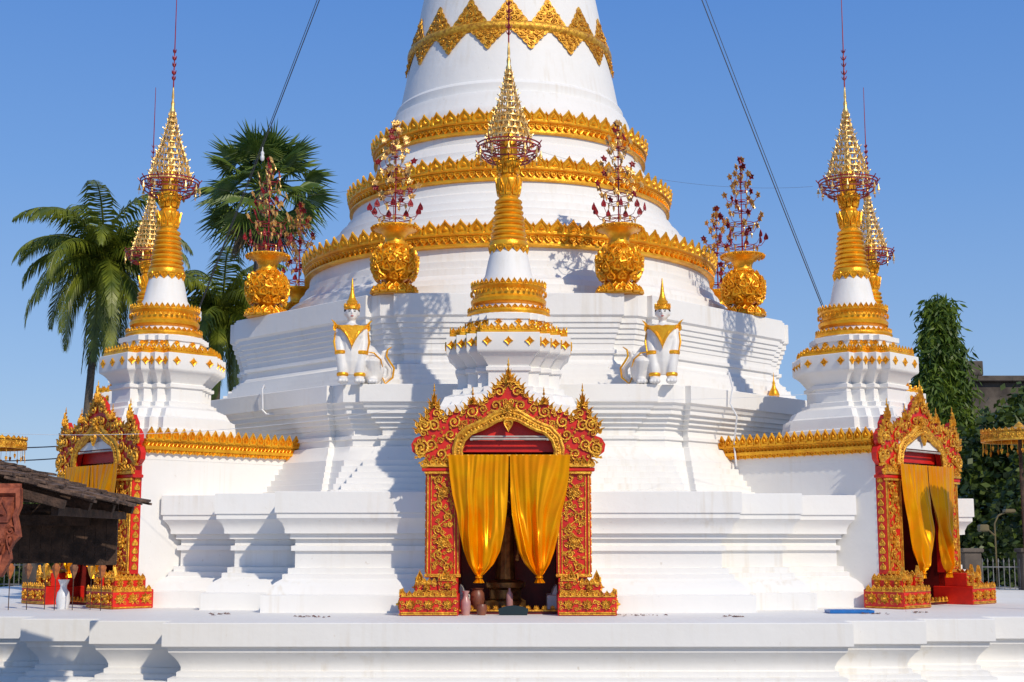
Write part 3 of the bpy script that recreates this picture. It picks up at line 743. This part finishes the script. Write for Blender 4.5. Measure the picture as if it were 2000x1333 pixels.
# ================================================================ palms
def coconut(loc,h,L,nf,seed,lean=(0,0),label=''):
    rnd=random.Random(seed); e=empty('palm_tree',T((loc[0],loc[1],-1.3)),label=label,category='palm tree')
    H=h+1.3; mb=MB(); pts=[(lean[0]*(i/12)**2,lean[1]*(i/12)**2,H*i/12) for i in range(13)]
    mb.tube(pts,[.26-.012*i for i in range(13)],12); make(mb,'trunk',BARK,e)
    mb=MB(); top=Vector(pts[-1])
    for k in range(nf):
        az=k*2.39996+rnd.uniform(-.2,.2); el=1.42-2.65*(k/nf)+rnd.uniform(-.12,.12); Lk=L*rnd.uniform(.85,1.12)
        d=Vector((cos(az),sin(az),0)); p=top.copy(); ang=el; pts=[]; N=18
        for i in range(N+1):
            pts.append(p.copy()); p=p+(d*cos(ang)+Vector((0,0,sin(ang))))*(Lk/N); ang-=(.05+.11*(i/N))*(1.15 if el>.3 else .9)
            ang=max(ang,-1.5)
        mb.tube(pts,[.05*(1-i/N)+.010 for i in range(N+1)],4)
        side=Vector((-sin(az),cos(az),0)); M_=60
        for j in range(M_):
            t=.08+.92*j/M_; f=t*N; i=min(int(f),N-1); q=pts[i].lerp(pts[i+1],f-i); tg=(pts[i+1]-pts[i]).normalized()
            nrm=tg.cross(side).normalized()
            if nrm.z<0: nrm=-nrm
            ll=L*.25*(sin(pi*min(1,t*.80+.18))**.7)*rnd.uniform(.8,1.1)
            for sg in(-1,1):
                dr=(side*sg*.8+tg*(.4+.5*t)+nrm*.12+Vector((0,0,-.30-rnd.uniform(0,.4)))).normalized()
                w=tg*.048; a1=q; b1=q+dr*ll*.5; c1=q+(dr+Vector((0,0,-.45))).normalized()*ll
                mb.add([a1-w*.6,a1+w*.6,b1+w,b1-w,c1],[(0,1,2,3),(3,2,4)])
    make(mb,'crown',FROND,e)
coconut((-18.6,60),13.6,5.0,40,5,(.6,0),'coconut palm with feathery drooping fronds')
coconut((-13.4,62),11.6,4.7,30,9,(.3,0),'coconut palm partly hidden behind the stupas')
def fanpalm(loc,h,label):
    rnd=random.Random(31); e=empty('palm_tree',T((loc[0],loc[1],-1.3)),label=label,category='palm tree')
    H=h+1.3; mb=MB(); mb.tube([(0,0,H*i/10) for i in range(11)],[.38-.012*i for i in range(11)],12); make(mb,'trunk',BARK,e)
    mb=MB(); top=Vector((0,0,H))
    nf=50
    for k in range(nf):
        az=k*2.39996+rnd.uniform(-.2,.2); el=1.5-2.75*(k/nf)**.95+rnd.uniform(-.12,.12)
        d=Vector((cos(az)*cos(el),sin(az)*cos(el),sin(el))); pl=rnd.uniform(1.25,1.75)
        b=top+d*pl+Vector((0,0,-.12)); dead=el<-1.0
        mb.tube([top,top+d*pl*.5+Vector((0,0,.05)),b],[.05,.035,.025],4,1 if dead else 0)
        side=Vector((-sin(az),cos(az),0)); side=(side+Vector((0,0,rnd.uniform(-1,1)))); side=(side-d*side.dot(d)).normalized(); nrm=d.cross(side)
        Rr=rnd.uniform(1.2,1.6); ns=24; hw=1.75
        for j in range(ns):
            t=(j+.5)/ns; an=(t-.5)*2*hw; w=hw/ns
            def pt(a_,r_,pz): 
                q=d*cos(a_)+side*sin(a_); return b+q*r_+nrm*pz-nrm*.17*(r_**1.5)*abs(sin(a_*.5))
            rr=Rr*(1-.12*abs(t-.5))*rnd.uniform(.9,1.05)
            c=pt(an,0,0); m1=pt(an-w*.95,rr*.48,0); m2=pt(an,rr*.50,.07); m3=pt(an+w*.95,rr*.48,0); tp=pt(an+rnd.uniform(-.05,.05),rr,0)+Vector((0,0,-rnd.uniform(.05,.35)))
            mb.add([c,m1,m2,m3,tp],[(0,1,2),(0,2,3),(1,4,2),(2,4,3)],1 if dead else 0)
    make(mb,'crown',[FAN,DEAD],e)
fanpalm((-9.55,52),14.7,'tall palmyra palm with dense fan-shaped leaves')

# ================================================================ leafy vegetation
def leaves(mb,pos,nrm_bias,s,rnd,n,spread,mat=0,wd=.32,dz=(-1,.3)):
    for _ in range(n):
        p=pos+Vector((rnd.gauss(0,1),rnd.gauss(0,1),rnd.gauss(0,1)))*spread
        d=Vector((rnd.uniform(-1,1),rnd.uniform(-1,1),rnd.uniform(*dz))).normalized(); q=d.cross(Vector((rnd.uniform(-1,1),rnd.uniform(-1,1),rnd.uniform(-1,1)))).normalized()
        l=s*rnd.uniform(.7,1.3); w=l*wd
        mb.add([p,p+d*l*.5+q*w,p+d*l,p+d*l*.5-q*w],[(0,1,2,3)],mat)
def tree(loc,h,rfun,seed,n,label,s=.28,m=LEAF,name='tree',cat='tree',wd=.32,dz=(-1,.3),nl=26):
    rnd=random.Random(seed); e=empty(name,T((loc[0],loc[1],-1.3)),label=label,category=cat)
    H=h+1.3; mb=MB(); mb.tube([(0,0,H*.95*i/8) for i in range(9)],[.28*(1-i/9)+.03 for i in range(9)],10)
    cr=MB()
    for k in range(n):
        z=H*(.12+.86*rnd.random()**.9); t=z/H; rr=rfun(t)*(.55+.5*rnd.random()); az=rnd.uniform(0,2*pi)
        nz=noise.noise(Vector((cos(az)*1.5,sin(az)*1.5,z*.6+seed)))
        rr*=1+.55*nz
        p=Vector((cos(az)*rr,sin(az)*rr,z))
        if k%5==0: mb.tube([(0,0,z+.3*rr*.5),(p.x*.5,p.y*.5,z+.25),(p.x,p.y,p.z)],[.05,.035,.012],4)
        leaves(cr,p,None,s,rnd,nl,.20+.1*rr/2,0,wd,dz)
    make(mb,'trunk',BARK,e); make(cr,'crown',m,e)
tree((15.7,50),10.0,lambda t:.05+2.7*(1-t)**1.05 if t>.1 else .4,3,560,'pointed feathery mast tree with drooping branches',s=.34,wd=.12,dz=(-1.6,-.1),nl=44)
tree((19.3,47),6.6,lambda t:2.9*math.sqrt(max(0,1-(t*1.0)**3))+.3,8,560,'broad dense leafy tree beside the wall',m=LEAFD)
tree((15.6,42),4.9,lambda t:2.0*math.sqrt(max(0,1-(t*1.0)**3))+.3,18,420,'dense dark leafy tree with vines',m=LEAFD)
tree((14.6,36.5),4.0,lambda t:1.5*math.sqrt(max(0,1-(t*1.0)**3))+.2,28,300,'dark shrubby tree overhanging the railing',m=LEAFD,s=.2)
tree((-19,58),3.4,lambda t:3.0*math.sqrt(max(0,1-t*t))+.3,21,240,'low leafy tree behind the shrine',m=LEAFD)
rnd=random.Random(5); mb=MB()
for k in range(900):
    x=rnd.uniform(11,34); y=rnd.uniform(43,48); z=-1.3+rnd.random()*(3.8+.9*noise.noise(Vector((x*.4,y*.3,0)))*2)
    leaves(mb,Vector((x,y,z)),None,.3,rnd,16,.45)
for k in range(500):
    x=rnd.uniform(-34,-11); y=rnd.uniform(50,54); z=-1.3+rnd.random()*(2.6+.9*noise.noise(Vector((x*.4,y*.3,0)))*2)
    leaves(mb,Vector((x,y,z)),None,.3,rnd,16,.45)
make(mb,'hedge',LEAFD,kind='stuff',label='dense dark green hedge around the temple yard',category='hedge')

mb=MB()
mb.box(0,9,0,6,0,9.4,b=.03); mb.box(-.25,9.2,-.3,6.2,9.4,9.65,b=.03); mb.box(-.1,9.1,-.12,6.1,7.6,7.9,b=.03)
for k in range(5):
    mb.box(.7+k*1.7,1.7+k*1.7,-.05,.02,5.2,7.0,1); mb.box(.6+k*1.7,1.8+k*1.7,-.15,.0,5.05,5.18,0)
mb.box(-.2,.5,-.3,.6,9.66,10.3,b=.02)
make(mb,'building',[GREY,BLACK],M=T((20.4,61,-1.2)),label='weathered grey concrete building with flat roof',category='building')

# ================================================================ wooden pavilion
e=empty('pavilion',T((-6.55,17.2,-1.3)),label='old timber pavilion with weathered shingle roof',category='pavilion')
mb=MB(); rnd=random.Random(9)
zr,ze=4.02,2.90; x0,x1=-2.6,1.62
rows=15
for i in range(rows):
    t0=i/rows; xx=x0+(x1-x0)*t0; zz=zr+(ze-zr)*t0; n=20
    for j in range(n):
        y=-1.3+j*.15; dx=(x1-x0)/rows*1.4; a=math.atan2(ze-zr,x1-x0)
        M=T((xx+rnd.uniform(-.06,.06),y+rnd.uniform(-.012,.012),zz+.03+rnd.uniform(0,.03)))@R(-a-rnd.uniform(-.04,.16),'Y')@R(rnd.uniform(-.10,.10),'X')@R(rnd.uniform(-.06,.06))
        mb.box(0,dx*rnd.uniform(.82,1.15),0,.135,0,.03,0,M)
make(mb,'roof',TILE,e)
mb=MB(); a=math.atan2(ze-zr,x1-x0); Lr=math.hypot(x1-x0,ze-zr)
for y in(-1.28,-.3,.7,1.6): mb.box(0,Lr*.97,0,.10,-.12,-.02,0,T((x0,y,zr))@R(-a,'Y'))
for x in(-1.6,-.4,.6,1.3):
    zz=zr+(ze-zr)*(x-x0)/(x1-x0); mb.box(x,x+.08,-1.15,1.7,zz-.24,zz-.14)
for y in(-1.0,1.4): mb.box(-1.77,-1.63,y-.07,y+.07,0,3.4); mb.tube([(-1.7,y,2.2),(-.9,y,2.75),(.6,y,2.86)],.04,6)
mb.box(-1.9,1.0,1.28,1.38,2.66,2.80)
for k in range(11): mb.box(-.25+k*.145,-.25+k*.145+.14,1.42,1.46,2.12+rnd.uniform(0,.05),2.95)  # dark boards added to stand in for the shade below the roof
make(mb,'frame_and_shade_boards',WOOD,e)
mb=MB()
for k in range(2):
    Q=T((.86-.44*k,-1.40,2.95+.06*k))
    mb.ringloft([(-.17,.1),(.17,.1),(.18,-.1),(.14,-.22),(.17,-.34),(.19,-.45),(.12,-.52),(.08,-.6),(.10,-.70),(0,-.9),(-.10,-.70),(-.08,-.6),(-.12,-.52),(-.19,-.45),(-.17,-.34),(-.14,-.22),(-.18,-.1)],(0,-.2),[(1,.05),(1,-.05),(.8,-.08),(.66,-.03),(.4,-.10)],0,Q)
    for q in(-.1,0,.1): leaf(mb,Q@T((q,-.05,-.42))@S(1,1,-1),.09,.22,.04)
    leaf(mb,Q@T((0,-.08,-.30)),.2,.3,.04); 
    for q in(-1,1): scroll(mb,Q@T((q*.09,-.05,-.38)),0,0,.07,0,q,1.4)
mb.box(-2.4,1.02,-1.42,-1.36,3.02,3.10); mb.box(-2.4,.2,-1.44,-1.36,2.75,2.83)
make(mb,'carved_eave',RUST,e)

# ================================================================ ceremonial umbrellas
def parasol(loc,z,r,label):
    e=empty('ceremonial_umbrella',T(loc),category='umbrella',label=label)
    mb=MB(); mb.tube([(0,0,0),(0,0,z+.2)],.035,8); make(mb,'pole',WOOD,e)
    mb=MB(); mb.lathe([(r,z),(r+.02,z+.05),(r,z+.16),(r*.6,z+.20),(.1,z+.24),(.05,z+.30),(.002,z+.34)],36,0,None,False)
    mb.lathe([(r-.02,z-.02),(r+.03,z-.02),(r+.03,z+.02),(r-.02,z+.02),(r-.02,z-.02)],36,0,None,False)
    tl=MB(); leaf(tl,Matrix(),1,1,.03)
    for i in range(36):
        mb.stamp(tl,M=R(2*pi*i/36)@T((0,-r-.015,z+.12))@S(.11,.4,-.13)); mb.stamp(tl,M=R(2*pi*i/36)@T((0,-r-.02,z+.14))@S(.1,.4,.07))
    for i in range(22):
        Q=R(2*pi*i/22)@T((0,-r,z-.02)); mb.tube([Q@Vector((0,0,0)),Q@Vector((0,0,-.10-.05*(i%2)))],.004,4); mb.stamp(tl,M=Q@T((0,0,-.1-.05*(i%2)))@S(.05,.3,-.09))
    make(mb,'canopy',GOLDD,e)
parasol((8.95,24.2,0),2.90,.62,'gold ceremonial umbrella with hanging leaf pendants')
parasol((-9.25,24.6,0),2.80,.62,'gold ceremonial umbrella with hanging leaf pendants')

# ================================================================ fences, lamps at sides
def fence(x0,x1,y,label):
    e=empty('fence',T((x0,y,-1.3)),label=label,category='fence'); L=x1-x0
    mb=MB(); mb.box(0,L,-.1,.1,0,1.2,b=.01)
    for x in(0,L): mb.box(x-.2,x+.2,-.2,.2,0,2.2,b=.02); mb.box(x-.25,x+.25,-.25,.25,2.2,2.3,b=.02)
    make(mb,'wall',GREY,e)
    mb=MB(); k=.15
    while k<L: mb.tube([(k,0,1.2),(k,0,1.95)],.012,5); mb.lathe([(.012,0),(.025,.04),(.001,.12)],6,0,T((k,0,1.95))); k+=.13
    mb.tube([(0,0,1.35),(L,0,1.35)],.015,5); mb.tube([(0,0,1.85),(L,0,1.85)],.015,5)
    make(mb,'railing',IRON,e)
fence(11.2,12.6,34,'grey iron railing between grey gate posts')
fence(-17,-12.6,37,'grey iron railing on a low wall')
mb=MB(); mb.tube([(0,0,0),(0,0,2.9),(.1,0,3.1),(.35,0,3.2)],.022,8); mb.box(.25,.5,-.12,.12,3.16,3.26,b=.03); mb.tube([(0,0,2.6),(-.2,-.1,2.75)],.02,6); mb.box(-.40,-.18,-.12,.1,2.7,2.88,b=.03)
make(mb,'flood_lamp',mat('yellowed_metal',(.16,.12,.05),(.11,.09,.04),6,.5),M=T((12.0,34.5,-1.3)),label='yellow post with floodlights beside the hedge',category='lamp')
mb=MB(); mb.lathe([(1.2,0),(1.2,.3),(.95,.35),(.9,.8),(.6,1.1),(.3,1.6),(.05,2.4)],28)
make(mb,'corner_finial',WHITE,M=T((12.3,29.5,-1.6)),label='white plastered corner finial beside the terrace',category='finial')
mb=MB(); mb.lathe([(1.2,0),(1.2,.3),(.95,.35),(.9,.8),(.6,1.1),(.3,1.6),(.05,2.4)],28)
make(mb,'corner_finial',WHITE,M=T((-12.3,29.5,-1.6)),label='white plastered corner finial beside the terrace',category='finial')

# ================================================================ small things on the terrace
def lat(name,prof,loc,m,label,cat,n=20):
    mb=MB(); mb.lathe(prof,n); return make(mb,name,m,M=T(loc),label=label,category=cat)
sh=22.5
lat('ceramic_vase',[(.055,0),(.065,.03),(.08,.12),(.075,.22),(.04,.28),(.035,.32),(.06,.38),(.055,.38),(.03,.33)],(-.67,sh-.30,0),PINK,'slender pale pink ceramic vase beside the shrine','vase')
lat('clay_pot',[(.07,0),(.10,.08),(.12,.16),(.11,.26),(.08,.31),(.11,.34),(.10,.34),(.07,.30)],(-.50,sh+.18,.065),CLAY,'brown glazed pot inside the shrine','pot')
lat('water_bottle',[(.05,0),(.055,.02),(.055,.2),(.05,.25),(.02,.30),(.02,.34)],(.02,sh+.25,.065),PINK,'clear plastic water bottle on the shrine floor','bottle')
lat('clay_pot',[(.06,0),(.08,.06),(.09,.12),(.07,.17),(.06,.17)],(-.42,sh-.25,0),CLAY,'small brown incense pot at the shrine step','pot')
mb=MB(); mb.plate([(-.22,0),(.22,0),(.24,.09),(.15,.13),(0,.15),(-.15,.13),(-.24,.09)],-.02,.02); make(mb,'stone_plaque',GREEN,M=T((.08,sh-.28,.004))@R(-.2,'X'),label='dark green stone plaque leaning at the shrine step',category='plaque')
e=empty('buddha_statue',T((-.05,sh+.75,.065)),label='dark bronze standing statue on a lotus base inside shrine',category='statue')
mb=MB(); mb.lathe([(.34,0),(.34,.12),(.26,.16),(.26,.3),(.32,.34),(.33,.42),(.24,.46)],24); make(mb,'lotus_base',BRONZE,e)
mb=MB()
mb.tube([(0,0,.46),(0,0,.8),(0,0,1.1),(0,0,1.35),(0,0,1.5),(0,0,1.56)],[.17,.15,.15,.18,.14,.06],12); mb.ell((0,0,1.68),(.09,.1,.125)); mb.ell((0,0,1.81),(.04,.04,.06))
for k in(-1,1): 
    mb.tube([(k*.16,0,1.47),(k*.21,0,1.25),(k*.22,-.03,1.0),(k*.20,-.06,.85)],[.06,.052,.042,.03],8); mb.tube([(k*.07,0,.6),(k*.08,-.02,.47),(k*.08,-.12,.47)],[.08,.06,.04],8)
    for f in range(5): mb.tube([(k*.20+(f-2)*.014,-.06,.86),(k*.20+(f-2)*.016,-.07,.79),(k*.20+(f-2)*.016,-.06,.755+.008*abs(f-2))],.009,5)
o=make(mb,'body',BRONZE,e,angle=180); md=o.modifiers.new('r','REMESH'); md.mode='VOXEL'; md.voxel_size=.012; md.use_smooth_shade=True
mb=MB(); mb.box(-.36,.36,-.2,.2,0,.02,b=.005); 
for q in((-.36,.36,-.2,-.18),(-.36,.36,.18,.2),(-.36,-.34,-.179,.179),(.34,.36,-.179,.179)): mb.box(*q,.021,.05)
make(mb,'plastic_tray',BLUE,M=T((5.55,22.9,.003)),label='blue plastic tray lying on the white terrace',category='tray')
rnd=random.Random(77); mb=MB()
for c in((1.55,22.1),(2.1,22.0),(-4.6,22.5),(5.9,22.6),(-3,21.6),(3.5,21.7),(6.6,23)):
    for k in range(14):
        x=c[0]+rnd.gauss(0,.16); y=c[1]+rnd.gauss(0,.1); a=rnd.uniform(0,6); l=rnd.uniform(.03,.06)
        mb.add([(x,y,.006),(x+l*cos(a),y+l*sin(a),.02),(x+l*1.6*cos(a+.3),y+l*1.6*sin(a+.3),.008),(x+l*cos(a+.9),y+l*sin(a+.9),.025)],[(0,1,2,3)])
make(mb,'fallen_leaves',CLAY,kind='stuff',label='dry brown fallen leaves scattered on the terrace',category='leaves')
off_cols=[mat('offer_orange',(.45,.14,.03),(.25,.07,.02),20,.6),mat('offer_brown',(.28,.13,.06),(.12,.05,.03),20,.7),GOLDD]
def offering(loc,k):
    e=empty('paper_parasol_offering',T(loc),category='offering',group='paper parasol offerings',label='small layered paper parasol offering on a thin stem')
    mb=MB(); mb.tube([(0,0,0),(0,0,1.0)],.008,5); make(mb,'stem',WOOD,e)
    mb=MB()
    for q,(r,z) in enumerate(((.10,.84),(.075,.92),(.05,.99))): mb.lathe([(r,z),(r*.9,z+.02),(r*.4,z+.06),(.005,z+.09)],10,0,None,False)
    mb.lathe([(.01,.52),(.05,.62),(.075,.72),(.02,.80)],4); make(mb,'parasol_top',off_cols[k%3],e)
for k in range(7): offering((-8.5+k*.27,23.9+.14*(k%3)-.03*k,0),k)
lat('ceramic_vase',[(.09,0),(.1,.03),(.12,.15),(.1,.28),(.06,.34),(.055,.4),(.1,.5),(.09,.5)],(-7.72,24.35,0),LAMP,'white ceramic vase with blue pattern','vase')

# ================================================================ light, world, camera
az=math.radians(33); el=math.radians(37)
ts=Vector((sin(az)*cos(el),-cos(az)*cos(el),sin(el)))
L=bpy.data.lights.new('sun','SUN'); L.energy=3.2; L.angle=math.radians(.8); L.color=(1,.895,.73)
lo=bpy.data.objects.new('sun',L); COL.objects.link(lo); lo.rotation_mode='QUATERNION'; lo.rotation_quaternion=ts.to_track_quat('Z','Y')
w=bpy.data.worlds.new('World'); scene.world=w; w.use_nodes=True
nt=w.node_tree; bg=nt.nodes['Background']; sk=nt.nodes.new('ShaderNodeTexSky'); sk.sky_type='NISHITA'; sk.sun_disc=False
sk.sun_elevation=el; sk.sun_rotation=math.atan2(ts.x,ts.y); sk.ozone_density=2.5; sk.air_density=1.1; sk.dust_density=.3
tc=nt.nodes.new('ShaderNodeTexCoord'); sx=nt.nodes.new('ShaderNodeSeparateXYZ'); nt.links.new(tc.outputs['Generated'],sx.inputs[0])
rp=nt.nodes.new('ShaderNodeValToRGB'); e=rp.color_ramp.elements
e[0].position=0; e[0].color=(.36,.51,.75,1); e[1].position=1; e[1].color=(.09,.19,.43,1)
for p,c in((.12,(.245,.425,.76)),(.25,(.145,.335,.75)),(.4,(.08,.25,.70))):
    q=e.new(p); q.color=(*c,1)
nt.links.new(sx.outputs['Z'],rp.inputs[0])
sc=nt.nodes.new('ShaderNodeVectorMath'); sc.operation='SCALE'; sc.inputs['Scale'].default_value=8.0; nt.links.new(rp.outputs[0],sc.inputs[0])
mx=nt.nodes.new('ShaderNodeMixRGB'); mx.inputs[0].default_value=.78; nt.links.new(sk.outputs[0],mx.inputs[1]); nt.links.new(sc.outputs[0],mx.inputs[2])
nt.links.new(mx.outputs[0],bg.inputs[0]); bg.inputs[1].default_value=.122
cam=bpy.data.cameras.new('camera'); co=bpy.data.objects.new('camera',cam); COL.objects.link(co)
cam.lens=48.6; cam.sensor_width=36; cam.clip_end=2000; co.location=(.06,0,1.134); co.rotation_euler=(math.radians(98.3),0,0)
scene.camera=co
scene.view_settings.view_transform='Standard'; scene.view_settings.look='None'; scene.view_settings.exposure=0
